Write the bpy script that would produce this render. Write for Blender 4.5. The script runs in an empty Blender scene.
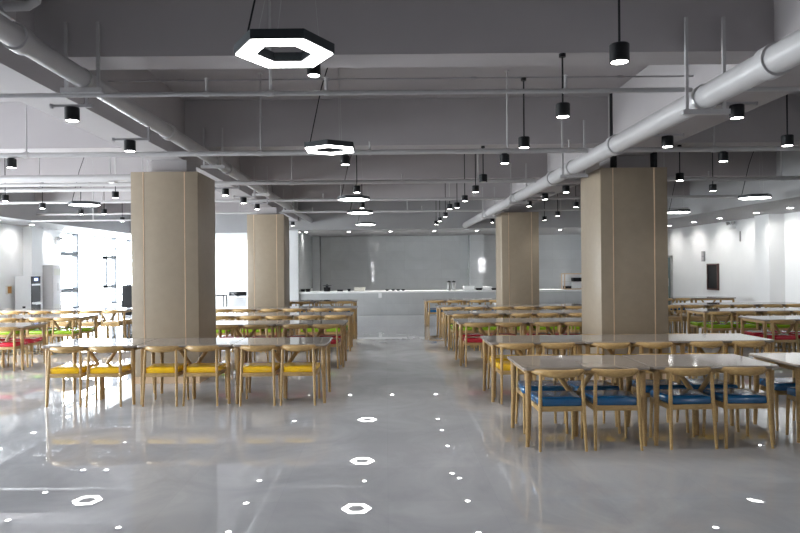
import bpy, bmesh, math, random
from math import radians, sin, cos, pi
from mathutils import Vector, Matrix

random.seed(7)
scene = bpy.context.scene
COL = scene.collection

# ------------------------------------------------------------------ materials
def new_mat(name):
    m = bpy.data.materials.new(name)
    m.use_nodes = True
    nt = m.node_tree
    return m, nt, nt.nodes['Principled BSDF']

def plain(name, col, rough=0.5, metal=0.0, spec=0.5, var=0.06, scale=6.0, coat=0.0, bump=0.0):
    m, nt, b = new_mat(name)
    tc = nt.nodes.new('ShaderNodeTexCoord')
    nz = nt.nodes.new('ShaderNodeTexNoise')
    nz.inputs['Scale'].default_value = scale
    nz.inputs['Detail'].default_value = 4
    nt.links.new(tc.outputs['Object'], nz.inputs['Vector'])
    rp = nt.nodes.new('ShaderNodeValToRGB')
    rp.color_ramp.elements[0].position = 0.3
    rp.color_ramp.elements[1].position = 0.7
    rp.color_ramp.elements[0].color = [c * (1 - var) for c in col] + [1]
    rp.color_ramp.elements[1].color = [min(1, c * (1 + var)) for c in col] + [1]
    nt.links.new(nz.outputs['Fac'], rp.inputs['Fac'])
    nt.links.new(rp.outputs['Color'], b.inputs['Base Color'])
    b.inputs['Roughness'].default_value = rough
    b.inputs['Metallic'].default_value = metal
    b.inputs['Specular IOR Level'].default_value = spec
    b.inputs['Coat Weight'].default_value = coat
    if bump:
        bp = nt.nodes.new('ShaderNodeBump')
        bp.inputs['Strength'].default_value = bump
        bp.inputs['Distance'].default_value = 0.01
        nt.links.new(nz.outputs['Fac'], bp.inputs['Height'])
        nt.links.new(bp.outputs['Normal'], b.inputs['Normal'])
    return m

def emit(name, col, strength):
    m, nt, b = new_mat(name)
    b.inputs['Base Color'].default_value = (0.9, 0.9, 0.9, 1)
    b.inputs['Emission Color'].default_value = list(col) + [1]
    b.inputs['Emission Strength'].default_value = strength
    return m

def wood(name, c0, c1):
    m, nt, b = new_mat(name)
    tc = nt.nodes.new('ShaderNodeTexCoord')
    mp = nt.nodes.new('ShaderNodeMapping')
    mp.inputs['Scale'].default_value = (3, 14, 14)
    nz = nt.nodes.new('ShaderNodeTexNoise')
    nz.inputs['Scale'].default_value = 5
    nz.inputs['Detail'].default_value = 6
    nz.inputs['Distortion'].default_value = 0.6
    rp = nt.nodes.new('ShaderNodeValToRGB')
    rp.color_ramp.elements[0].position = 0.3
    rp.color_ramp.elements[1].position = 0.72
    rp.color_ramp.elements[0].color = list(c0) + [1]
    rp.color_ramp.elements[1].color = list(c1) + [1]
    nt.links.new(tc.outputs['Object'], mp.inputs['Vector'])
    nt.links.new(mp.outputs['Vector'], nz.inputs['Vector'])
    nt.links.new(nz.outputs['Fac'], rp.inputs['Fac'])
    nt.links.new(rp.outputs['Color'], b.inputs['Base Color'])
    b.inputs['Roughness'].default_value = 0.38
    return m

def tiles(name, col, vein, joint, size, rough, uv='XY', wave=0.0, marble=0.35, spec=0.5):
    """polished stone / porcelain tiles with thin joints"""
    m, nt, b = new_mat(name)
    L = nt.links.new
    tc = nt.nodes.new('ShaderNodeTexCoord')
    mp = nt.nodes.new('ShaderNodeMapping')
    if uv == 'XZ':
        mp.inputs['Rotation'].default_value = (radians(90), 0, 0)
    L(tc.outputs['Object'], mp.inputs['Vector'])
    br = nt.nodes.new('ShaderNodeTexBrick')
    br.offset = 0.0
    br.inputs['Scale'].default_value = 1.0
    br.inputs['Brick Width'].default_value = size[0]
    br.inputs['Row Height'].default_value = size[1]
    br.inputs['Mortar Size'].default_value = 0.0022
    br.inputs['Mortar Smooth'].default_value = 0.3
    br.inputs['Color1'].default_value = (1, 1, 1, 1)
    br.inputs['Color2'].default_value = (0.94, 0.94, 0.94, 1)
    br.inputs['Mortar'].default_value = (joint, joint, joint, 1)
    L(mp.outputs['Vector'], br.inputs['Vector'])
    nz = nt.nodes.new('ShaderNodeTexNoise')
    nz.inputs['Scale'].default_value = 0.9
    nz.inputs['Detail'].default_value = 9
    nz.inputs['Roughness'].default_value = 0.62
    nz.inputs['Distortion'].default_value = 1.6
    L(tc.outputs['Object'], nz.inputs['Vector'])
    rp = nt.nodes.new('ShaderNodeValToRGB')
    rp.color_ramp.elements[0].position = marble
    rp.color_ramp.elements[1].position = 0.66
    rp.color_ramp.elements[0].color = list(vein) + [1]
    rp.color_ramp.elements[1].color = list(col) + [1]
    L(nz.outputs['Fac'], rp.inputs['Fac'])
    mx = nt.nodes.new('ShaderNodeMix')
    mx.data_type = 'RGBA'
    mx.blend_type = 'MULTIPLY'
    mx.inputs['Factor'].default_value = 1
    L(rp.outputs['Color'], mx.inputs['A'])
    L(br.outputs['Color'], mx.inputs['B'])
    L(mx.outputs['Result'], b.inputs['Base Color'])
    b.inputs['Roughness'].default_value = rough
    b.inputs['Specular IOR Level'].default_value = spec
    if wave:
        n2 = nt.nodes.new('ShaderNodeTexNoise')
        n2.inputs['Scale'].default_value = 1.7
        n2.inputs['Detail'].default_value = 2
        L(tc.outputs['Object'], n2.inputs['Vector'])
        bp = nt.nodes.new('ShaderNodeBump')
        bp.inputs['Strength'].default_value = wave
        bp.inputs['Distance'].default_value = 0.01
        L(n2.outputs['Fac'], bp.inputs['Height'])
        L(bp.outputs['Normal'], b.inputs['Normal'])
    return m

M = {}
M['floor'] = tiles('polished_floor_tile', (0.50, 0.51, 0.535), (0.40, 0.41, 0.435), 0.9, (0.8, 0.8), 0.008, wave=0.010, spec=0.95)
M['walltile'] = tiles('gloss_wall_tile', (0.58, 0.60, 0.61), (0.53, 0.55, 0.56), 0.75, (0.8, 0.4), 0.04, uv='XZ', wave=0.03)
M['white'] = plain('white_paint', (0.80, 0.81, 0.82), 0.6, var=0.015, scale=2)
M['acwhite'] = plain('ivory_enamel', (0.72, 0.70, 0.70), 0.35, var=.02)
M['grey'] = plain('grey_ceiling_paint', (0.375, 0.352, 0.358), 0.75, var=0.03, scale=1.5)
M['soffit'] = plain('soffit_paint', (0.33, 0.33, 0.335), 0.7, var=0.02, scale=2)
M['pipe'] = plain('pipe_paint', (0.42, 0.41, 0.415), 0.38, var=0.03)
M['pipe_dark'] = plain('conduit_paint', (0.30, 0.29, 0.30), 0.5, var=0.05)
M['steel'] = plain('galvanised_steel', (0.5, 0.5, 0.5), 0.35, metal=0.9)
M['brass'] = plain('gold_inlay', (0.68, 0.50, 0.34), 0.38, metal=0.35)
M['taupe'] = plain('taupe_cladding', (0.30, 0.245, 0.18), 0.42, var=0.04, scale=9)
M['black'] = plain('black_metal', (0.006, 0.0065, 0.008), 0.45, spec=.25, var=0.1)
M['matblack'] = plain('matt_black_cloth', (0.012, 0.012, 0.013), 0.9, spec=.1)
M['hexmetal'] = plain('charcoal_metal', (0.02, 0.025, 0.03), 0.45, spec=.3, var=0.06)
M['wood'] = wood('ash_wood', (0.38, 0.24, 0.09), (0.52, 0.345, 0.145))
M['table_wood'] = wood('table_frame_wood', (0.33, 0.205, 0.08), (0.46, 0.295, 0.125))
M['marble'] = tiles('table_marble', (0.36, 0.315, 0.275), (0.27, 0.235, 0.205), 1.0, (50, 50), 0.06, wave=0.02, marble=0.3)
M['blue'] = plain('blue_vinyl', (0.008, 0.10, 0.25), 0.22, var=0.08, coat=0.3)
M['yellow'] = plain('yellow_vinyl', (0.90, 0.54, 0.010), 0.25, var=0.06, coat=0.3)
M['beige'] = plain('beige_vinyl', (0.50, 0.345, 0.17), 0.28, var=0.06, coat=0.3)
M['red'] = plain('red_vinyl', (0.52, 0.012, 0.03), 0.25, var=0.08, coat=0.3)
M['green'] = plain('green_vinyl', (0.27, 0.47, 0.015), 0.25, var=0.08, coat=0.3)
M['frame'] = plain('window_frame_grey', (0.03, 0.038, 0.052), 0.4, var=0.04)
M['screen'] = emit('blue_screen', (0.25, 0.4, 1.0), 1.2)
M['orange'] = plain('plaque_face', (0.50, 0.25, 0.07), 0.4, var=0.2, scale=30)
M['doorglass'] = plain('grey_green_door', (0.28, 0.36, 0.36), 0.15, var=0.03)
M['cabred'] = plain('cabinet_brown_frame', (0.10, 0.05, 0.045), 0.35)
M['darkglass'] = plain('dark_glass', (0.012, 0.012, 0.014), 0.06)
M['cream'] = plain('cream_plastic', (0.70, 0.69, 0.62), 0.4)
M['lamp'] = emit('lamp_diffuser', (1.0, 0.985, 0.95), 13.0)
M['hexlamp'] = emit('hexagon_diffuser', (1.0, 0.99, 0.97), 6.0)
M['down'] = emit('downlight_diffuser', (1.0, 0.99, 0.96), 12.0)
m, nt, b = new_mat('window_glass')
for n in list(nt.nodes):
    if n.type != 'OUTPUT_MATERIAL':
        nt.nodes.remove(n)
tr = nt.nodes.new('ShaderNodeBsdfTransparent'); tr.inputs['Color'].default_value = (0.93, 0.96, 0.97, 1)
gl = nt.nodes.new('ShaderNodeBsdfGlossy'); gl.inputs['Roughness'].default_value = 0.02
ms = nt.nodes.new('ShaderNodeMixShader'); ms.inputs['Fac'].default_value = 0.06
nt.links.new(tr.outputs[0], ms.inputs[1]); nt.links.new(gl.outputs[0], ms.inputs[2])
nt.links.new(ms.outputs[0], [n for n in nt.nodes if n.type == 'OUTPUT_MATERIAL'][0].inputs['Surface'])
M['glass'] = m

# ------------------------------------------------------------------ mesh helpers
def box(bm, x0, x1, y0, y1, z0, z1, bevel=0.0, seg=2):
    r = bmesh.ops.create_cube(bm, size=1.0)
    vs = r['verts']
    for v in vs:
        v.co = Vector((x0 + (v.co.x + .5) * (x1 - x0), y0 + (v.co.y + .5) * (y1 - y0), z0 + (v.co.z + .5) * (z1 - z0)))
    if bevel:
        es = list({e for v in vs for e in v.link_edges})
        bmesh.ops.bevel(bm, geom=es, offset=bevel, segments=seg, profile=0.5, affect='EDGES')

def tube(bm, pts, rad, seg=10, caps=True):
    """tube through pts; rad is a number, or one per point, or (ru, rv) pairs"""
    pts = [Vector(p) for p in pts]
    n = len(pts)
    rs = rad if isinstance(rad, (list, tuple)) else [rad] * n
    rings = []
    up = None
    for i, p in enumerate(pts):
        t = (pts[min(i + 1, n - 1)] - pts[max(i - 1, 0)]).normalized()
        if up is None:
            a = Vector((0, 0, 1)) if abs(t.z) < 0.9 else Vector((0, 1, 0))
            u = a.cross(t).normalized()
        else:
            u = up - t * up.dot(t)
            u.normalize()
        up = u
        v = t.cross(u)
        r = rs[i]
        ru, rv = r if isinstance(r, (list, tuple)) else (r, r)
        rings.append([bm.verts.new(p + u * (ru * cos(2 * pi * k / seg)) + v * (rv * sin(2 * pi * k / seg))) for k in range(seg)])
    for i in range(n - 1):
        for k in range(seg):
            bm.faces.new((rings[i][k], rings[i][(k + 1) % seg], rings[i + 1][(k + 1) % seg], rings[i + 1][k]))
    if caps:
        bm.faces.new(list(reversed(rings[0])))
        bm.faces.new(rings[-1])

def prism(bm, poly, z0, z1):
    lo = [bm.verts.new((x, y, z0)) for x, y in poly]
    hi = [bm.verts.new((x, y, z1)) for x, y in poly]
    n = len(poly)
    bm.faces.new(list(reversed(lo)))
    bm.faces.new(hi)
    for k in range(n):
        bm.faces.new((lo[k], lo[(k + 1) % n], hi[(k + 1) % n], hi[k]))

def disc(bm, x, y, z0, z1, r, seg=24):
    prism(bm, [(x + r * cos(2 * pi * k / seg), y + r * sin(2 * pi * k / seg)) for k in range(seg)], z0, z1)

def obj(name, bm, mat, parent=None, loc=None, sharp=35):
    bmesh.ops.recalc_face_normals(bm, faces=bm.faces)
    me = bpy.data.meshes.new(name)
    bm.to_mesh(me)
    bm.free()
    me.polygons.foreach_set('use_smooth', [True] * len(me.polygons))
    me.set_sharp_from_angle(angle=radians(sharp))
    me.materials.append(mat)
    o = bpy.data.objects.new(name, me)
    COL.objects.link(o)
    if parent is not None:
        o.parent = parent
    if loc is not None:
        o.location = loc
    return o

def B(*boxes, bevel=0.0):
    bm = bmesh.new()
    for b_ in boxes:
        box(bm, *b_, bevel=bevel)
    return bm

def T(*tubes):
    bm = bmesh.new()
    for t in tubes:
        tube(bm, *t)
    return bm

def tag(o, label=None, cat=None, group=None, kind=None):
    if label: o['label'] = label
    if cat: o['category'] = cat
    if group: o['group'] = group
    if kind: o['kind'] = kind
    return o

def thing(name, label, cat, loc=(0, 0, 0), rz=0.0, group=None):
    o = bpy.data.objects.new(name, None)
    o.empty_display_size = 0.2
    COL.objects.link(o)
    o.location = loc
    o.rotation_euler = (0, 0, rz)
    return tag(o, label, cat, group)

KIDS = {}
def copy_thing(src, loc, rz, label, parent=None):
    c = src.copy()
    COL.objects.link(c)
    if parent is None:
        c.location = loc
        c.rotation_euler = (0, 0, rz)
        c['label'] = label
    else:
        c.parent = parent
    for ch in src.children:
        copy_thing(ch, None, None, None, c)
    return c

def struct(name, bm, mat, label=None, cat=None, parent=None):
    o = obj(name, bm, mat, parent)
    if parent is None:
        o['kind'] = 'structure'
        tag(o, label, cat)
    return o

ORD = ['first', 'second', 'third', 'fourth', 'fifth', 'sixth', 'seventh', 'eighth', 'ninth', 'tenth', 'eleventh', 'twelfth', 'thirteenth']

# ------------------------------------------------------------------ dimensions (camera at the origin, 1.7 m up, looking along +Y)
XL, XR = -11.0, 10.7
YB = 28.5            # back wall of the serving area
YBL = 30.5           # back wall of the window bay
YF = -6.0
SLAB, BEAM, GIRD, SOFF = 4.3, 3.58, 3.37, 3.05
BEAMS = [-2.8, 1.5, 5.82, 10.16, 14.0, 18.0]
BW = 0.38
BULK = 23.2
GL = (-3.60, -3.08)
GR = (3.44, 3.97)

def ceil_z(x, y):
    if GL[0] <= x <= GL[1] or GR[0] <= x <= GR[1]:
        return GIRD
    for b_ in BEAMS:
        if b_ - 0.02 <= y <= b_ + BW + 0.02:
            return BEAM
    if (y > BULK and x > -3.6) or x < -9.55 or x > 8.3:
        return SOFF
    return SLAB

# ------------------------------------------------------------------ the room
struct('floor', B((XL - .3, XR + .3, YF, YBL + .3, -0.1, 0)), M['floor'])
struct('ceiling', B((XL - .3, XR + .3, YF, YBL + .3, SLAB, SLAB + .15)), M['grey'])
struct('wall_right', B((XR, XR + .25, YF, YBL, 0, SLAB)), M['white'])
struct('wall_back_serving', B((-3.1, 8.5, YB, YB + .2, 0, SLAB)), M['walltile'])
struct('wall_back_window_side', B((XL, -3.6, YBL, YBL + .25, 0, SLAB)), M['white'])
struct('wall_back_far_side', B((8.9, XR, YB, YB + .2, 0, SLAB)), M['white'])
struct('wall_pier_serving', B((-3.6, -3.12, 23.45, YBL, 0, SLAB)), M['white'])
struct('wall_pier_far', B((8.5, 8.9, 23.45, YB, 0, SLAB)), M['white'])
bm = B((-3.119, -2.80, 27.9, YB - .002, 0, SLAB - .01))
struct('wall_tile_pier', bm, M['walltile'])
struct('wall_tile_return', B((-3.119, -3.10, 23.5, 27.899, .86, SOFF - .002)), M['walltile'])
struct('wall_tile_pier', B((3.55, 4.14, 27.9, YB - .002, 0, SLAB - .01)), M['walltile'])
# left wall: piers, head and sill around the window openings
WIN = [(3.5, 7.5), (8.0, 12.0), (12.5, 16.5), (22.35, 30.1)]
bs = []
prev = YF
for a, c in WIN:
    bs.append((XL - .25, XL, prev, a, 0, SLAB))
    bs.append((XL - .25, XL, a, c, 0, 0.35))
    bs.append((XL - .25, XL, a, c, 3.0, SLAB))
    prev = c
bs.append((XL - .25, XL, prev, YBL, 0, SLAB))
struct('wall_left', B(*bs), M['white'])
def window(i, y0, y1, mull, trans, casement=None):
    w = struct('window_%d' % i, B((XL - .16, XL - .08, y0, y0 + .05, .35, 3.0), (XL - .16, XL - .08, y1 - .05, y1, .35, 3.0),
                                  (XL - .16, XL - .08, y0, y1, .35, .40), (XL - .16, XL - .08, y0, y1, 2.95, 3.0)), M['frame'])
    for y in mull:
        obj('mullion', B((XL - .17, XL + .015, y - .05, y + .05, .35, 3.0)), M['frame'], w)
    for (a, c, z) in trans:
        obj('transom', B((XL - .16, XL - .0, a, c, z - .075, z + .075)), M['frame'], w)
    if casement:
        a, c, z0, z1 = casement
        obj('casement', B((XL - .06, XL + .08, a, a + .13, z0, z1), (XL - .06, XL + .08, c - .13, c, z0, z1), (XL - .06, XL + .08, a, c, z0, z0 + .12), (XL - .06, XL + .08, a, c, z1 - .12, z1)), M['frame'], w)
    obj('glass', B((XL - .125, XL - .115, y0 + .05, y1 - .05, .40, 2.95)), M['glass'], w)
for i, (a, c) in enumerate(WIN[:3]):
    window(i + 1, a, c, [a + 1.5, a + 3.0], [])
window(4, 22.35, 30.1, [23.55, 26.85, 28.4], [(22.4, 23.55, 2.27), (22.4, 23.55, 1.0)], (25.75, 26.75, .98, 2.26))
# unseen wall behind the camera; gaps and bars shaped for the tile wall's reflections
struct('wall_front', B((XL, 8.7, YF - .25, YF, 2.2, SLAB), (8.7, 9.5, YF - .25, YF, 2.5, SLAB), (XL, -1.35, YF - .25, YF, 0, 2.2), (-1.18, 8.7, YF - .25, YF, 0, 2.2), (8.7, 9.5, YF - .25, YF, 0, 1.2), (9.5, XR, YF - .25, YF, 0, SLAB),
                       (-1.35, -1.18, YF - .2, YF - .02, .75, 1.0), (-1.35, -1.18, YF - .2, YF - .02, 1.35, 1.6), (8.7, 9.5, YF - .2, YF - .02, 1.75, 1.87), (9.05, 9.15, YF - .2, YF - .02, 1.2, 2.5)), M['white'])
# pilaster on the plain wall, pilaster beside the machines
struct('wall_pilaster_right', B((10.28, XR - .001, 17.7, 18.4, 0, SOFF - .002)), M['white'])
struct('wall_pilaster_left', B((XL + .001, -10.72, 20.0, 20.6, 0, SOFF - .002)), M['white'])
# dropped soffits
struct('ceiling_soffit_back', B((-3.6, XR, BULK, YBL, SOFF, SOFF + .35)), M['soffit'])
struct('ceiling_soffit_bay', B((-9.55, -3.61, 24.7, YBL, SOFF, SLAB)), M['soffit'])
struct('ceiling_bulkhead_back', B((-3.6, 8.3, BULK, BULK + .12, SOFF + .35, SLAB)), M['soffit'])
struct('ceiling_soffit_left', B((XL, -9.55, YF, YBL, SOFF, SLAB)), M['soffit'])
struct('ceiling_soffit_right', B((8.3, XR, YF, BULK, SOFF, SLAB)), M['soffit'])
struct('door_1', B((XR - .05, XR - .001, 24.7, 25.65, 0.0, 1.98)), M['doorglass'])
h = bpy.data.objects['door_1']
obj('door_frame', B((XR - .07, XR - .001, 24.62, 24.7, 0, 2.05), (XR - .07, XR - .001, 25.65, 25.73, 0, 2.05), (XR - .07, XR - .001, 24.62, 25.73, 1.98, 2.05)), M['steel'], h)
obj('door_handle', T(([(XR - .09, 24.82, .9), (XR - .09, 24.82, 1.2)], .014)), M['steel'], h)
struct('baseboard_right', B((XR - .015, XR - .0005, YF, 17.69, 0, .1), (XR - .015, XR - .0005, 18.41, 24.6, 0, .1)), M['pipe_dark'])
struct('baseboard_left', B((XL + .0005, XL + .015, 16.5, 19.99, 0, .1)), M['pipe_dark'])

# beams and girders
for nm, g in (('window', GL), ('wall', GR)):
    struct('ceiling_girder', B((g[0], g[1], YF, BULK, GIRD, SLAB)), M['grey'])
for b_ in BEAMS + [21.9]:
    for (a, c) in ((-9.55, GL[0]),) if b_ > 20 else ((-9.55, GL[0]), (GL[1], GR[0]), (GR[1], 8.3)):
        struct('ceiling_beam', B((a, c, b_, b_ + BW, BEAM, SLAB)), M['grey'])

# pillars
def pillar(x0, y0, label, w=1.0):
    p = struct('pillar', B((x0, x0 + w, y0, y0 + w, 0.0, 3.16), bevel=.006), M['taupe'], label, 'pillar')
    d = .004
    for f in (0.18, 0.795):
        a = x0 + w * f
        obj('gold_inlay', B((a, a + .014, y0 - d, y0 + .02, .1, 3.155)), M['brass'], p)
        obj('gold_inlay', B((a, a + .014, y0 + w - .02, y0 + w + d, .1, 3.155)), M['brass'], p)
    obj('base_trim', B((x0 - .012, x0 + w + .012, y0 - .012, y0 + w + .012, 0, .1)), M['brass'], p)
    cx, cy = x0 + w / 2, y0 + w / 2
    obj('concrete_column', B((cx - .265, cx + .265, cy - .265, cy + .265, 3.15, GIRD)), M['grey'], p)
    return p
pillar(-3.80, 9.85, 'taupe clad pillar with gold inlay strips behind the yellow-seated row, window side')
pillar(3.21, 9.85, 'taupe clad pillar with gold inlay strips behind the yellow-seated row, white pipe overhead')
pillar(-3.73, 17.75, 'taupe clad pillar nearest the serving counter on the window side', .99)
pillar(3.13, 17.8, 'taupe clad pillar nearest the serving counter, in front of the white food boxes', 1.0)

# ------------------------------------------------------------------ serving counter and what stands on it
YC = 23.6
ct = thing('serving_counter', 'long grey tiled serving counter with thick white top across the back', 'counter', (0, YC, 0))
obj('worktop', B((-3.11, 8.49, -.04, .85, .785, .85), bevel=.008), M['white'], ct)
obj('front_panel', B((-3.10, 8.48, 0, .8, 0.0, .785)), M['walltile'], ct)
obj('post', B((-.28, -.16, -.012, 0, .62, .785)), M['white'], ct)
CZ = .8505
def cx(px, y=24.0): return (px - 386) * y / 660.0

def lathe(name, prof, mat, parent=None, loc=None, seg=20):
    bm = bmesh.new()
    rings = []
    for r, z in prof:
        rings.append([bm.verts.new((r * cos(2 * pi * k / seg), r * sin(2 * pi * k / seg), z)) for k in range(seg)])
    for i in range(len(rings) - 1):
        for k in range(seg):
            bm.faces.new((rings[i][k], rings[i][(k + 1) % seg], rings[i + 1][(k + 1) % seg], rings[i + 1][k]))
    bm.faces.new(list(reversed(rings[0])))
    bm.faces.new(rings[-1])
    return obj(name, bm, mat, parent, loc)

# cooker with flared lid
t = thing('cooking_pot', 'black pot with wide flat lid standing on the serving counter', 'pot', (cx(327), 23.98, CZ))
lathe('pot_body', [(.10, 0), (.12, .02), (.125, .14), (.13, .15)], M['black'], t)
lathe('lid', [(.05, .15), (.06, .19), (.17, .205), (.17, .215), (.03, .235), (.025, .26)], M['hexmetal'], t)
def tray(px, w, hgt, mat, name, label, cat):
    t = thing(name, label, cat, (cx(px), 23.98, CZ))
    obj('tray_base', B((-w / 2, w / 2, -.12, .12, 0, hgt * .7), bevel=.006), mat, t)
    obj('tray_rim', B((-w / 2 - .015, w / 2 + .015, -.135, .135, hgt * .7, hgt), bevel=.005), mat, t)
    return t
tray(303, .12, .09, M['black'], 'tea_tray', 'small black tray at the counter end by the white pier', 'tray')
tray(308, .13, .10, M['black'], 'pan', 'small black pan second along the counter from the white pier', 'pan')
tray(340, .20, .06, M['black'], 'serving_tray', 'low black tray beside the lidded pot on the counter', 'tray')
tray(349, .09, .09, M['hexmetal'], 'small_box', 'tiny dark box beside the cream box on the counter', 'box')
tray(359.5, .38, .14, M['cream'], 'storage_box', 'cream plastic box with rim on the counter', 'box')
for k, px in enumerate((387, 393, 398, 403)):
    q = lathe('bowl', [(.03, 0), (.05, .012), (.075, .05), (.078, .055), (.07, .05)], M['hexmetal'], None, (cx(px), 23.98, CZ))
    tag(q, 'small dark bowl, %s of four along the middle of the counter' % ORD[k], 'bowl', 'dark bowls on the counter')
for k, px in enumerate((448.6, 453.4)):
    t = thing('canister', 'tall steel canister, %s of the pair on the counter' % ('the one nearer the aisle' if k == 0 else 'the one nearer the pillar'), 'canister', (cx(px), 23.98, CZ), 0, 'steel canisters on the counter')
    lathe('canister_body', [(.07, 0), (.07, .28), (.065, .29)], M['steel'], t)
    lathe('canister_lid', [(.074, .29), (.074, .325), (.02, .335), (.02, .35)], M['black'], t)
tray(468.5, .36, .15, M['white'], 'food_box', 'white box near the steel canisters on the counter', 'box')
tray(478.5, .2, .08, M['black'], 'dark_dish', 'black dish between two white boxes on the counter', 'dish')
tray(487, .30, .12, M['white'], 'food_box', 'white box behind the pillar edge on the counter', 'box')
tray(493.5, .2, .07, M['black'], 'dark_dish', 'black dish at the pillar edge on the counter', 'dish')
t = thing('warming_cabinet', 'gold-framed glass warming cabinet on the far end of the counter', 'cabinet', (6.40, 23.7, CZ))
obj('cabinet_frame', B((0, .03, 0, .03, 0, .58), (.85, .88, 0, .03, 0, .58), (0, .88, 0, .03, .55, .58), (0, .88, 0, .03, 0, .03),
                       (0, .03, .42, .45, 0, .58), (.85, .88, .42, .45, 0, .58), (0, .88, .42, .45, .55, .58), (0, .88, .42, .45, 0, .03),
                       (0, .03, .03, .42, .55, .58), (.85, .88, .03, .42, .55, .58)), M['brass'], t)
obj('back_panel', B((.03, .85, .40, .42, .03, .55)), M['white'], t)
obj('shelf', B((.03, .85, .05, .40, .27, .285)), M['steel'], t)
obj('food_pan', B((.35, .82, .06, .38, .286, .42), bevel=.01), M['black'], t)
obj('food_pan', B((.30, .60, .06, .38, .032, .22), bevel=.01), M['white'], t)
obj('food_pan', B((.05, .27, .06, .38, .032, .12), bevel=.01), M['black'], t)

# ------------------------------------------------------------------ tables and chairs
def make_chair(colour):
    t = thing('dining_chair', None, 'chair', (0, 0, 0), 0)
    # rear legs carry the horn rail; -Y is the back
    for s in (-1, 1):
        obj('leg', T(([(s * .212, -.235, 0), (s * .205, -.215, .25), (s * .200, -.200, .43), (s * .193, -.190, .70)], [.0125, .016, .0185, .014], 10)), M['wood'], t)
    for s in (-1, 1):
        obj('leg', T(([(s * .215, .205, 0), (s * .212, .195, .25), (s * .208, .185, .40)], [.0125, .016, .019], 10)), M['wood'], t)
    obj('seat_frame', B((-.195, .195, -.215, -.19, .362, .408), (-.205, .205, .175, .20, .362, .408),
                        (-.222, -.198, -.20, .19, .362, .408), (.198, .222, -.20, .19, .362, .408), bevel=.004), M['wood'], t)
    bm = bmesh.new()
    poly = []
    W0, W1, R = .205, .232, .05
    for (x, y, a0) in ((W1 - R, .215 - R, 0), (-W1 + R, .215 - R, 90), (-W0 + R, -.205 + R, 180), (W0 - R, -.205 + R, 270)):
        for k in range(5):
            a = radians(a0 + k * 22.5)
            poly.append((x + R * cos(a), y + R * sin(a)))
    rings = []
    for (s, z) in ((.975, .4085), (1.0, .415), (1.0, .460), (.97, .472), (.88, .478), (.5, .482)):
        rings.append([bm.verts.new((x * s, y * s, z)) for x, y in poly])
    n = len(poly)
    for i in range(len(rings) - 1):
        for k in range(n):
            bm.faces.new((rings[i][k], rings[i][(k + 1) % n], rings[i + 1][(k + 1) % n], rings[i + 1][k]))
    bm.faces.new(list(reversed(rings[0]))); bm.faces.new(rings[-1])
    obj('seat_cushion', bm, M[colour], t, sharp=60)
    # horn-shaped top rail
    pts, rr = [], []
    for k in range(17):
        u = -1 + 2 * k / 16
        pts.append((.256 * sin(u * 1.35) / sin(1.35), -.225 + .20 * (1 - cos(u * 1.35)) / (1 - cos(1.35)), .708 + .010 * (u * u)))
        w = max(0.0, 1 - abs(u) ** 2.2)
        rr.append((.011 + .010 * w, .010 + .029 * w))
    obj('top_rail', T((pts, rr, 12)), M['wood'], t, sharp=70)
    return t

TL, TD, TH = 1.2, 0.84, .75
def make_table():
    t = thing('dining_table', None, 'table')
    a, d = TL / 2 - .001, TD / 2
    bm = bmesh.new()
    R = .035
    poly = []
    for (x, y, a0) in ((a - R, d - R, 0), (-a + R, d - R, 90), (-a + R, -d + R, 180), (a - R, -d + R, 270)):
        for k in range(5):
            q = radians(a0 + k * 22.5)
            poly.append((x + R * cos(q), y + R * sin(q)))
    rings = []
    for (s, z) in ((.992, .722), (1, .727), (1, .745), (.994, .75)):
        rings.append([bm.verts.new((x * s, y * s, z)) for x, y in poly])
    n = len(poly)
    for i in range(3):
        for k in range(n):
            bm.faces.new((rings[i][k], rings[i][(k + 1) % n], rings[i + 1][(k + 1) % n], rings[i + 1][k]))
    bm.faces.new(list(reversed(rings[0]))); bm.faces.new(rings[-1])
    obj('tabletop', bm, M['marble'], t)
    for sx in (-1, 1):
        for sy in (-1, 1):
            x, y = sx * (a - .06), sy * (d - .06)
            obj('leg', T(([(x + sx * .012, y + sy * .012, 0), (x, y, .40), (x, y, .70)], [.019, .026, .03], 10)), M['table_wood'], t)
    obj('apron', B((-a + .06, a - .06, -d + .05, -d + .072, .675, .722), (-a + .06, a - .06, d - .072, d - .05, .675, .722),
                   (-a + .05, -a + .072, -d + .06, d - .06, .675, .722), (a - .072, a - .05, -d + .06, d - .06, .675, .722)), M['table_wood'], t)
    bm = bmesh.new()
    for s in (-1, 1):
        tube(bm, [(s * .015, 0, .40), (s * .22, 0, .70), (s * .235, 0, .722)], [(.02, .026), (.02, .026), (.02, .026)], 8)
    obj('brace', bm, M['table_wood'], t)
    obj('post', T(([(0, 0, 0.0), (0, 0, .45)], [.026, .026], 10)), M['table_wood'], t)
    return t

proto_chair = {}
proto_table = []
first_used = set()
rowname = {1: 'front blue row', 2: 'yellow row', 3: 'red row', 4: 'green row', 5: 'beige row', 6: 'rear blue row'}
rowcol = {1: 'blue', 2: 'yellow', 3: 'red', 4: 'green', 5: 'beige', 6: 'blue'}
rowY = {1: 6.17, 2: 8.24, 3: 11.28, 4: 13.42, 5: 15.7, 6: 18.92}
def place_chair(colour, x, y, rz, label, group):
    if colour not in proto_chair:
        c = make_chair(colour)
        proto_chair[colour] = c
        c.location = (x, y, 0); c.rotation_euler = (0, 0, rz); c['label'] = label
    else:
        c = copy_thing(proto_chair[colour], (x, y, 0), rz, label)
    c['group'] = group
def place_table(x, y, label, group, rz):
    if not proto_table:
        c = make_table()
        proto_table.append(c)
        c.location = (x, y, 0); c.rotation_euler = (0, 0, rz); c['label'] = label
    else:
        c = copy_thing(proto_table[0], (x, y, 0), rz, label)
    c['group'] = group
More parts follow.
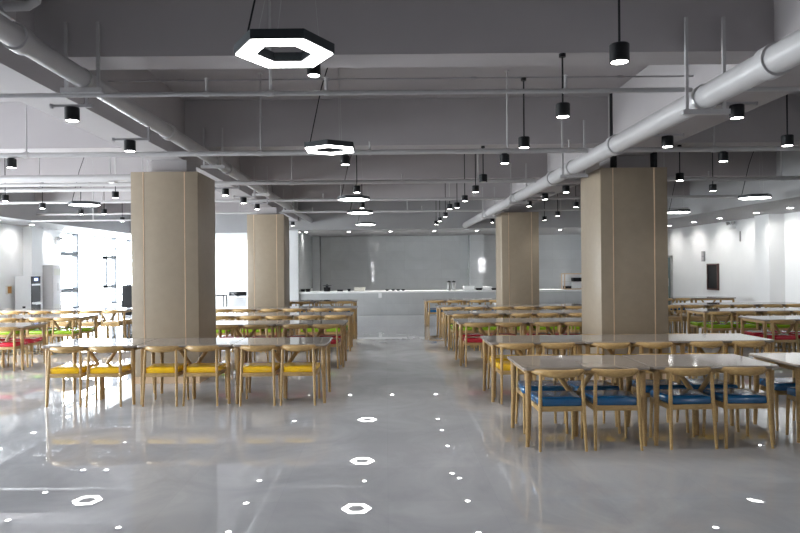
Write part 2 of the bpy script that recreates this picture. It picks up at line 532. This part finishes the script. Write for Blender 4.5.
def row(r, xs, side, end, skip=(), offs=.264, steps=(0, 0, 0), far=True, shift=0.0):
    """xs: table centres counted from the aisle end outwards"""
    col = rowcol[r]
    y0 = rowY[r] + (random.random() - .5) * .03
    n = 0
    ybase = y0
    for i, x in enumerate(xs):
        y0 = ybase + steps[i]
        place_table(x, y0 + TD / 2, 'grey stone-topped wooden table, %s from the %s, %s %s' % (ORD[i], end, rowname[r], side), 'dining tables in rows', radians(random.uniform(-.2, .2)))
        sgn = 1 if x > 0 else -1
        for off in (-offs * sgn, offs * sgn):
            for near in (True, False):
                if (r, i, off * sgn > 0, near) in skip or not (near or far):
                    continue
                k = i * 2 + (1 if off * sgn > 0 else 0)
                lab = '%s-cushioned wooden chair, %s from the %s, %s, %s %s' % (col, ORD[k], end, 'back turned' if near else 'facing us', rowname[r], side)
                jx, jy, jr = random.uniform(-.008, .008), random.uniform(-.025, .02), radians(random.uniform(-1.5, 1.5))
                yy = y0 + .135 + jy if near else y0 + TD - .135 - jy
                place_chair(col, x + off + jx + shift, yy, jr if near else pi + jr, lab, 'wooden horn-back chairs')
row(1, [1.27 + .6, 1.27 + 1.815, 3.86 + .6], 'on wall side', 'aisle', steps=(0, .01, .06))
row(2, [-.74 - .6 - 1.205 * i for i in range(3)], 'on window side', 'aisle', offs=.252, steps=(.03, .04, .05), far=False, shift=-.02)
row(2, [1.28 + .6 + 1.19 * i for i in range(3)], 'on wall side', 'aisle')
for r in (3, 4, 5):
    row(r, [-.70 - .6 - 1.2 * i for i in range(3)], 'on window side', 'aisle')
    row(r, [1.22 + .6 + 1.2 * i for i in range(3)], 'on wall side', 'aisle')
    row(r, [-6.2 - .6 - 1.2 * i for i in range(3)], 'along windows', 'walkway')
    row(r, [6.45 + .6 + 1.2 * i for i in range(3)], 'along plain wall', 'walkway')
row(6, [-.85 - .6 - 1.2 * i for i in range(2)], 'on window side', 'aisle')
row(6, [1.10 + .6 + 1.2 * i for i in range(2)], 'on wall side', 'aisle')
row(6, [6.45 + .6 + 1.2 * i for i in range(3)], 'along plain wall', 'walkway', skip={(6, 2, True, True), (6, 2, False, True), (6, 2, True, False), (6, 2, False, False)})

# ------------------------------------------------------------------ pipes
PZ = 3.235
PIPES = [(5.79, .021), (8.78, .034), (11.83, .036), (14.9, .032), (18.07, .028)]
MAINX = 2.80
MAINZ = 3.16
def branch(i, y, r, x0, x1, hang, heads, label):
    t = thing('sprinkler_pipe', label, 'pipe', (0, y, PZ), 0, 'sprinkler branch pipes')
    obj('pipe', T(([(x0, 0, 0), (x1, 0, 0)], r, 12)), M['pipe'], t)
    for x in hang:
        top = ceil_z(x, y) - PZ
        bm = T(([(x, 0, 0), (x, 0, top)], .012, 8))
        tube(bm, [(x - .03, 0, 0), (x + .03, 0, 0)], r + .008, 12)
        disc(bm, x, 0, top - .012, top, .035, 12)
        obj('hanger_rod', bm, M['pipe'], t)
    for x in heads:
        bm = T(([(x, 0, 0), (x, 0, .13)], .013, 8))
        tube(bm, [(x - .02, 0, 0), (x + .02, 0, 0)], r + .006, 10)
        disc(bm, x, 0, .135, .14, .02, 10)
        tube(bm, [(x, 0, .12), (x, 0, .14)], .009, 6)
        obj('sprinkler_head', bm, M['pipe'], t)
hangs = [([-6.8, -1.0], [4.4, 6.4]), ([-4.77, -1.65, 1.63], [4.38, 6.9]), ([-6.2, -1.67, 1.67], [7.1, 5.0]), ([-4.9, -1.0, 1.45], [4.8]), ([-4.0, 0.6], [4.8])]
heads = [([-1.56, -.51, 1.59], [5.3]), ([-6.5, -.2, 2.45], [5.7]), ([-5.3, .3], [5.8]), ([-6.4, -1.4, 2.0], [5.4]), ([-2.0, 1.0], [6.4])]
for i, (y, r) in enumerate(PIPES):
    branch(i, y, r, -9.55, MAINX - .106, hangs[i][0], heads[i][0], 'white crosswise sprinkler pipe over the aisle, %s from the front' % ORD[i])
    branch(i, y, r, MAINX + .106, 8.3, hangs[i][1], heads[i][1], 'white crosswise sprinkler pipe beyond the thick pipe, %s from the front' % ORD[i])
t = thing('sprinkler_pipe', 'white sprinkler drop pipe in a rectangular loop along the window-side ceiling', 'pipe', (0, 0, 0))
obj('pipe', T(([(-8.9, 16.6, 2.95), (-5.4, 16.6, 2.95)], .02, 10), ([(-7.35, 16.6, 2.95), (-7.35, 16.6, SLAB)], .016, 10)), M['pipe'], t)
# thick mains with hangers
def main_pipe(x, z, r, y0, y1, label, trap):
    t = thing('main_pipe', label, 'pipe', (x, 0, z))
    obj('pipe', T(([(0, y0, 0), (0, y1, 0)], r, 28)), M['pipe'], t)
    for yy in (4.75, 8.0, 11.0, 14.3):
        obj('coupling', T(([(0, yy - .06, 0), (0, yy + .06, 0)], r + .018, 28)), M['pipe'], t)
    for yy in trap:
        top = 3.86 - z
        obj('pipe_hanger', B((-r - .10, r + .10, yy - .03, yy + .03, -r - .045, -r - .003), (-r - .07, -r - .045, yy - .014, yy + .014, -r - .02, top), (r + .045, r + .07, yy - .014, yy + .014, -r - .02, top)), M['pipe'], t)
        obj('clamp', T(([(0, yy - .02, 0), (0, yy + .02, 0)], r + .012, 28)), M['steel'], t)
    return t
main_pipe(MAINX, MAINZ, .105, 1.0, 23.15, 'thick white pipe running lengthwise over the blue-seated rows', (5.76, 9.8, 13.85, 17.9))
main_pipe(-2.63, 3.37, .082, 1.0, 23.15, 'thick grey pipe running lengthwise along the window-side girder', (5.75, 10.1, 13.94, 17.94))
for (y, r, z, lab) in ((11.5, .065, 3.30, 'thick white crosswise pipe over the tables along the windows, nearer one'), (13.05, .04, 3.29, 'white crosswise pipe over the tables along the windows, farther one')):
    t = thing('water_pipe', lab, 'pipe', (0, y, z))
    obj('pipe', T(([(-9.55, 0, 0), (GL[0] - .01, 0, 0)], r, 20)), M['pipe'], t)
    for x in (-8.0, -4.75):
        obj('pipe_hanger', B((x - .06, x - .04, -.012, .012, 0, SLAB - z), (x + .04, x + .06, -.012, .012, 0, SLAB - z), (x - .06, x + .06, -r - .01, r + .01, -r - .02, -r - .001)), M['pipe'], t)
for k, x in enumerate((3.46, 4.07)):
    tag(obj('riser_pipe', T(([(x, 10.0, 3.161), (x, 10.0, SLAB)], .05, 14)), M['black']), 'black vertical riser pipe on the pillar under the thick white pipe, %s' % ('aisle side' if k == 0 else 'plain wall side'), 'pipe')
# slim conduits against the ceiling
for k, (y, a, c, lab) in enumerate(((7.35, GL[1], GR[0], 'thin dark conduit over the front of the aisle'), (7.38, GR[1], 8.3, 'thin dark conduit beside the front of the thick white pipe'), (11.7, GL[1], GR[0], 'thin dark conduit over the middle of the aisle'))):
    bm = T(([(a, y, 3.8), (c, y, 3.8)], .009, 8))
    for q in range(4):
        xx = a + (c - a) * (q + .5) / 4
        tube(bm, [(xx - .03, y, 3.8), (xx + .03, y, 3.8)], .016, 8)
    tag(obj('conduit', bm, M['pipe_dark']), lab, 'conduit')
# air duct corner with stepped brackets high up at the window side
t = thing('air_duct', 'white stepped duct end with short pipe high in the window-side corner', 'duct', (-2.62, 4.55, 3.35))
obj('duct_body', B((-.45, -.22, 0, .3, .10, .95), (-.22, -.06, .02, .26, .17, .95)), M['pipe'], t)
obj('pipe_elbow', T(([(-.10, .12, .22), (.10, .12, .225), (.16, .12, .26), (.17, .12, .34), (.17, .12, .95)], .035, 12)), M['pipe'], t)

# ------------------------------------------------------------------ lamps
LAMP_B = 3.02
def spot_light(parent, z, power, ang=120, blend=.6, size=.05):
    l = bpy.data.lights.new('lamp_light', 'SPOT')
    l.energy = power
    l.spot_size = radians(ang)
    l.spot_blend = blend
    l.shadow_soft_size = size
    l.color = (1.0, .97, .92)
    o = bpy.data.objects.new('lamp_light', l)
    COL.objects.link(o)
    o.parent = parent
    o.location = (0, 0, z)
    return o
CYL_W = 12.0
SHARED = {}
def cyl_meshes():
    if 'body' in SHARED:
        return
    bm = bmesh.new()
    seg = 24
    prof = [(.0625, .004), (.0625, .112), (.058, .118), (.0, .118)]
    ring = lambda r, z: [bm.verts.new((r * cos(2 * pi * k / seg), r * sin(2 * pi * k / seg), z)) for k in range(seg)]
    rs = [ring(.052, .012), ring(.052, .0), ring(.0625, .0), ring(.0625, .112), ring(.057, .118)]
    for i in range(4):
        for k in range(seg):
            bm.faces.new((rs[i][k], rs[i][(k + 1) % seg], rs[i + 1][(k + 1) % seg], rs[i + 1][k]))
    bm.faces.new(rs[-1]); bm.faces.new(list(reversed(rs[0])))
    o = obj('housing', bm, M['black']); SHARED['body'] = o.data; bpy.data.objects.remove(o)
    bm = bmesh.new(); disc(bm, 0, 0, .001, .011, .0515, 24)
    o = obj('diffuser', bm, M['lamp']); SHARED['diff'] = o.data; bpy.data.objects.remove(o)
    bm = bmesh.new(); disc(bm, 0, 0, .001, .011, .0515, 24)
    o = obj('diffuser', bm, M['cream']); SHARED['diff_off'] = o.data; bpy.data.objects.remove(o)
def link_part(name, me, parent):
    o = bpy.data.objects.new(name, me); COL.objects.link(o); o.parent = parent
    return o
def cyl_lamp(x, y, label, mount='rod', lit=True, top=None, zb=LAMP_B):
    cyl_meshes()
    t = thing('spotlight', label, 'lamp', (x, y, zb), 0, 'black cylinder spotlights')
    link_part('housing', SHARED['body'], t)
    link_part('diffuser', SHARED['diff' if lit else 'diff_off'], t)
    if mount == 'rod':
        tz = (top if top else ceil_z(x, y)) - LAMP_B
        obj('rod', T(([(0, 0, .115), (0, 0, tz)], .008, 8)), M['black'], t)
        bm = bmesh.new(); disc(bm, 0, 0, tz - .03, tz - .001, .03, 16)
        obj('ceiling_mount', bm, M['black'], t)
    elif mount == 'surface':
        bm = bmesh.new(); disc(bm, 0, 0, .117, top - zb, .04, 16)
        obj('ceiling_mount', bm, M['black'], t)
    else:
        xp, zp = mount
        far = xp - x
        bm = B((min(-.17, far), max(.17, far), -.016, .016, .119, .143))
        tube(bm, [(min(-.17, far), -.0, .131), (min(-.17, far) - .02, 0, .131)], .022, 8)
        tube(bm, [(max(.17, far), 0, .131), (max(.17, far) + .015, 0, .131)], .018, 8)
        if zp - LAMP_B > .16:
            box(bm, xp - x - .012, xp - x + .012, -.012, .012, .14, zp - LAMP_B)
        obj('mounting_arm', bm, M['pipe_dark'], t)
    if lit:
        spot_light(t, -.012, CYL_W)
    return t
lineA = [(1.53, 4.29), (1.58, 5.85), (1.55, 7.35), (1.59, 8.78), (1.53, 10.3), (1.6, 11.7), (1.6, 13.3), (1.6, 14.75), (1.47, 15.1), (1.58, 17.4), (1.57, 19.1), (1.57, 20.5)]
for i, (x, y) in enumerate(lineA):
    lab = 'black cylinder spotlight, %s back in the rod-hung line beside the thick white pipe' % ORD[i]
    if i == 3:
        cyl_lamp(x, y, lab, 'surface', True, 3.2, 3.07)
    else:
        cyl_lamp(x, y, lab, 'rod', i != 4, 3.795 if i in (2, 5) else None)
labB = 'black cylinder spotlight among the hexagon lamps over the aisle, %s back'
cyl_lamp(-.64, 6.0, labB % ORD[0], 'surface', True, BEAM, 3.45)
cyl_lamp(-.53, 8.78, labB % ORD[1], 'surface', True, 3.2, 3.07)
cyl_lamp(-.50, 11.6, labB % ORD[2])
cyl_lamp(-.52, 14.6, labB % ORD[3])
for i, (x, y) in enumerate(((3.18, 5.96), (3.16, 7.38), (3.25, 11.87), (3.17, 13.1), (3.18, 14.6), (3.2, 19.8))):
    cyl_lamp(x, y, 'black cylinder spotlight bracketed under the thick white pipe, %s back' % ORD[i], (MAINX + .10, 0))
for i, (x, y) in enumerate(((-2.76, 5.83), (-2.84, 7.35), (-2.87, 11.85), (-2.86, 13.3), (-2.86, 14.7), (-2.87, 20.4))):
    cyl_lamp(x, y, 'black cylinder spotlight bracketed under the window-side grey pipe, %s back' % ORD[i], (-2.63, 3.29))
for i, (x, y) in enumerate(((4.5, 7.38), (4.5, 8.78), (4.62, 10.35), (5.88, 11.85), (4.3, 14.9), (4.54, 17.4), (4.6, 19.1))):
    lab = 'black cylinder spotlight beyond the thick white pipe, %s back' % ORD[i]
    if i == 1:
        cyl_lamp(x, y, lab, 'surface', True, 3.2, 3.07)
    else:
        cyl_lamp(x, y, lab, 'rod', True, 3.795 if i == 0 else None)
for i, (x, y) in enumerate(((-4.97, 8.78), (-4.95, 12.1), (-7.2, 12.5), (-7.3, 14.05), (-7.2, 15.6), (-6.65, 15.6), (-7.2, 18.05))):
    lab = 'black cylinder spotlight over the tables along the windows, %s back' % ORD[i]
    if i == 0:
        cyl_lamp(x, y, lab, 'surface', True, 3.2, 3.07)
    else:
        cyl_lamp(x, y, lab)

def hex_ring(bm, r0, r1, z0, z1):
    P = lambda r, z: [bm.verts.new((r * cos(pi / 3 * k), r * sin(pi / 3 * k), z)) for k in range(6)]
    a, b_, c, d = P(r1, z0), P(r1, z1), P(r0, z1), P(r0, z0)
    for k in range(6):
        j = (k + 1) % 6
        for (p, q) in ((a, b_), (b_, c), (c, d), (d, a)):
            bm.faces.new((p[k], p[j], q[j], q[k]))
HB = 3.04
def hex_lamp(x, y, rz, label):
    t = thing('hexagon_lamp', label, 'lamp', (x, y, HB), rz, 'hexagon ring pendant lamps')
    bm = bmesh.new()
    hex_ring(bm, .175, .315, .004, .062)
    obj('housing', bm, M['hexmetal'], t)
    bm = bmesh.new()
    hex_ring(bm, .185, .303, -.004, .0035)
    obj('diffuser', bm, M['hexlamp'], t)
    cx0, cy0 = .10, 0.0
    wx, wy = x + cx0 * cos(rz), y + cx0 * sin(rz)
    cz = ceil_z(wx, wy) - HB
    bm = bmesh.new(); disc(bm, cx0, cy0, cz - .04, cz - .001, .06, 20)
    obj('ceiling_canopy', bm, M['hexmetal'], t)
    obj('power_cord', T(([(-.245, .0, .06), (-.10, .0, .06 + (cz - .1) * .55), (cx0 - .02, .0, cz - .03)], .0065, 6)), M['black'], t)
    for k in range(3):
        a = pi / 6 + 2 * pi / 3 * k
        e = (.245 * cos(a), .245 * sin(a))
        tz = cz if ceil_z(x + e[0] * cos(rz) - e[1] * sin(rz), y + e[0] * sin(rz) + e[1] * cos(rz)) - HB >= cz - .01 else ceil_z(x, y) - HB
        obj('suspension_wire', T(([(e[0], e[1], .06), (cx0 + .03 * cos(a), .03 * sin(a), cz - .03)], .0022, 5)), M['steel'], t)
    return t
for i, (y, rz) in enumerate(((4.13, 0.0), (7.5, pi / 6), (13.0, 0.05), (16.2, .0), (20.6, .1))):
    hex_lamp(-.625, y, rz, 'hexagon ring lamp glowing white over the aisle, %s from the front' % ORD[i])
hex_lamp(-6.2, 13.6, .15, 'hexagon ring lamp hanging over the green-seated row along the windows')
hex_lamp(7.5, 13.4, -.2, 'hexagon ring lamp over the tables along the plain wall, the nearer one')
hex_lamp(7.5, 16.9, .1, 'hexagon ring lamp over the tables along the plain wall, the farther one')

# recessed downlights in the soffits
DOWN_W = 34.0
def downlight(x, y, label, power, tilt=0.0):
    t = thing('downlight', label, 'lamp', (x, y, SOFF), 0, 'recessed downlights')
    bm = bmesh.new()
    seg = 20
    ring = lambda r, z: [bm.verts.new((r * cos(2 * pi * k / seg), r * sin(2 * pi * k / seg), z)) for k in range(seg)]
    rs = [ring(.065, -.001), ring(.065, -.010), ring(.085, -.006), ring(.085, -.001)]
    for i in range(4):
        for k in range(seg):
            bm.faces.new((rs[i][k], rs[i][(k + 1) % seg], rs[(i + 1) % 4][(k + 1) % seg], rs[(i + 1) % 4][k]))
    obj('trim_ring', bm, M['white'], t)
    bm = bmesh.new(); disc(bm, 0, 0, -.012, -.001, .064, 20)
    obj('diffuser', bm, M['down'], t)
    l = spot_light(t, -.02, power, 112 if tilt else 150, 1.0, .06)
    l.rotation_euler = (0, radians(tilt), 0)
for i, y in enumerate((14.2, 15.85, 17.3, 19.2, 20.8, 22.6, 24.3)):
    downlight(9.72, y, 'recessed downlight in the soffit along the plain wall, %s back' % ORD[i], DOWN_W * 1.1, -38)
for i, px in enumerate((306.5, 349, 391, 434.5, 477, 519, 560, 602)):
    downlight((px - 386) * 24.6 / 660, 24.6, 'recessed downlight in the soffit over the serving counter, %s from the white pier' % ORD[i], DOWN_W * (.8 if i == 0 else 2.2))
for i, y in enumerate((15.5, 17.6, 19.3, 21.4, 23.4)):
    downlight(-10.35, y, 'recessed downlight in the soffit along the window wall, %s back' % ORD[i], DOWN_W * .6, 38)
for i, x in enumerate((-8.6, -6.6, -4.8)):
    downlight(x, 27.5, 'recessed downlight in the soffit behind the window-side pillar, %s from the windows' % ORD[i], DOWN_W * .3)

# ------------------------------------------------------------------ things along the walls
t = thing('water_dispenser', 'white water dispenser with black front and small blue display', 'water dispenser', (-10.62, 19.58, 0))
obj('body', B((-.24, .22, -.28, .28, 0, 1.55), bevel=.012), M['white'], t)
f = obj('front_panel', B((.22, .235, -.255, .255, .25, 1.53)), M['black'], t)
obj('display', B((.235, .238, -.10, .10, 1.40, 1.48)), M['screen'], f)
obj('alcove_trim', B((.235, .25, -.25, .25, 1.26, 1.31), (.235, .25, -.25, .25, .72, .77)), M['steel'], f)
obj('drip_tray', B((.235, .33, -.2, .2, .70, .72)), M['steel'], f)
obj('side_logo', B((-.02, .07, -.2835, -.2801, .60, .66)), M['black'], t)
t = thing('air_conditioner', 'tall white floor-standing air conditioner beside the window', 'air conditioner', (-10.66, 21.0, 0))
obj('body', B((-.22, .2, -.27, .27, 0.0, 1.87), bevel=.03), M['acwhite'], t)
obj('air_outlet', B((.2, .206, -.2, .2, 1.55, 1.75)), M['cream'], t)
obj('control_strip', B((.2, .205, .02, .05, 1.05, 1.3)), M['pipe_dark'], t)
obj('intake_grille', B(*[(.2, .207, -.2, .2, .2 + .05 * k, .225 + .05 * k) for k in range(9)]), M['cream'], t)
t = thing('wall_plaque', 'small wood-coloured framed plaque on the white wall near the dispenser', 'plaque', (XL, 19.22, 1.145))
obj('plaque_frame', B((.001, .03, -.15, .15, -.125, .125)), M['cream'], t)
obj('plaque_face', B((.03, .034, -.09, .10, -.10, .10)), M['orange'], t)
t = thing('speaker_cabinet', 'black upright speaker cabinet in front of the windows', 'speaker', (-9.75, 25.0, 0))
obj('body', B((-.2, .2, -.18, .18, 0, 1.12), bevel=.01), M['matblack'], t)
obj('grille', B((-.17, .17, -.188, -.18, .1, 1.05)), M['matblack'], t)
t = thing('side_table', 'black-framed small table against the bright back area by the window-side pillar', 'table', (-6.25, 24.5, 0))
obj('tabletop', B((-.33, .30, -.25, .25, .70, .74)), M['black'], t)
for sx, sy in ((-.3, -.22), (.27, -.22), (-.3, .22), (.27, .22)):
    obj('leg', B((sx - .02, sx + .02, sy - .02, sy + .02, 0, .70)), M['black'], t)
t = thing('display_stand', 'white stand carrying a wide dark screen behind the window-side pillar', 'screen', (-5.7, 25.4, 0))
obj('cabinet', B((-.38, .34, -.2, .2, 0, .60), bevel=.01), M['white'], t)
obj('screen', B((-.34, .34, -.06, -.02, .66, .82), bevel=.006), M['darkglass'], t)
obj('neck', B((-.05, .05, -.04, .04, .60, .67)), M['steel'], t)
t = thing('hose_cabinet', 'dark glass-fronted fire cabinet on the plain white wall', 'cabinet', (XR, 21.55, 1.3))
obj('cabinet_frame', B((-.06, -.001, -.36, -.31, -.43, .43), (-.06, -.001, .31, .36, -.43, .43), (-.06, -.001, -.31, .31, .38, .43), (-.06, -.001, -.31, .31, -.43, -.38)), M['cabred'], t)
obj('glass_front', B((-.045, -.001, -.31, .31, -.38, .38)), M['darkglass'], t)
obj('handle', B((-.075, -.06, .32, .34, -.08, .08)), M['steel'], t)
t = thing('control_box', 'small grey control box on the plain white wall above the fire cabinet', 'control box', (XR, 22.2, 1.98))
obj('box', B((-.05, -.001, -.09, .09, -.17, .17), bevel=.006), M['soffit'], t)
obj('face_plate', B((-.055, -.05, -.07, .07, .02, .14), (-.055, -.05, -.07, .07, -.14, -.02)), M['pipe'], t)
t = thing('sensor_strip', 'thin grey vertical sensor on the plain white wall', 'sensor', (XR, 19.9, 2.55))
obj('strip', B((-.025, -.001, -.03, .03, -.15, .15), bevel=.004), M['soffit'], t)
obj('sensor_tip', T(([(-.013, 0, -.17), (-.013, 0, -.15)], .008, 8)), M['pipe_dark'], t)
def emergency(x, y, z, sx, label):
    t = thing('emergency_light', label, 'emergency light', (x, y, z))
    obj('battery_box', B((min(0.001 * sx, .08 * sx), max(0.001 * sx, .08 * sx), -.14, .14, -.13, .0), bevel=.008), M['white'], t)
    for s in (-1, 1):
        bm = T(([(.04 * sx, s * .10, 0), (.04 * sx, s * .13, .05)], .012, 8))
        tube(bm, [(.04 * sx, s * .15, .06), (.10 * sx, s * .17, .05), (.13 * sx, s * .18, .04)], [.03, .05, .055], 12)
        obj('lamp_head', bm, M['pipe'], t)
emergency(XR, 20.3, 2.92, -1, 'twin-headed emergency light high on the plain white wall')
emergency(XL, 22.05, 2.72, 1, 'twin-headed emergency light high beside the windows')

# ------------------------------------------------------------------ light, camera
w = bpy.data.worlds.new('daylight')
scene.world = w
w.use_nodes = True
bg = w.node_tree.nodes['Background']
bg.inputs['Color'].default_value = (0.985, 0.985, 1.0, 1)
bg.inputs['Strength'].default_value = 12.0

def portal(x, y, z, sx, sy, rot):
    l = bpy.data.lights.new('window_portal', 'AREA')
    l.shape = 'RECTANGLE'; l.size = sx; l.size_y = sy
    l.cycles.is_portal = True
    o = bpy.data.objects.new('window_portal', l)
    COL.objects.link(o)
    o.location = (x, y, z); o.rotation_euler = rot
for a, c in WIN:
    portal(XL - .2, (a + c) / 2, 1.7, 2.7, c - a, (0, radians(-90), 0))
portal(9.1, YF - .2, 1.85, .8, 1.3, (radians(90), 0, 0))
portal(-1.265, YF - .2, 1.1, .17, 2.2, (radians(90), 0, 0))

cam = bpy.data.cameras.new('camera')
co = bpy.data.objects.new('camera', cam)
COL.objects.link(co)
cam.sensor_width = 36
cam.lens = 660 / 800 * 36
cam.shift_x = 14 / 800
cam.shift_y = 1 / 800
cam.clip_start = .05
co.matrix_world = Matrix.Translation((0, 0, 1.7)) @ Matrix.Rotation(radians(90), 4, 'X') @ Matrix.Rotation(-0.009, 4, 'Z')
scene.camera = co

vs = scene.view_settings
vs.view_transform = 'Standard'
vs.look = 'None'
vs.gamma = 1
vs.exposure = 1.58
vs.use_curve_mapping = False
cy = scene.cycles
cy.use_denoising = True
cy.max_bounces = 8
cy.diffuse_bounces = 5
cy.glossy_bounces = 4
cy.sample_clamp_indirect = 6
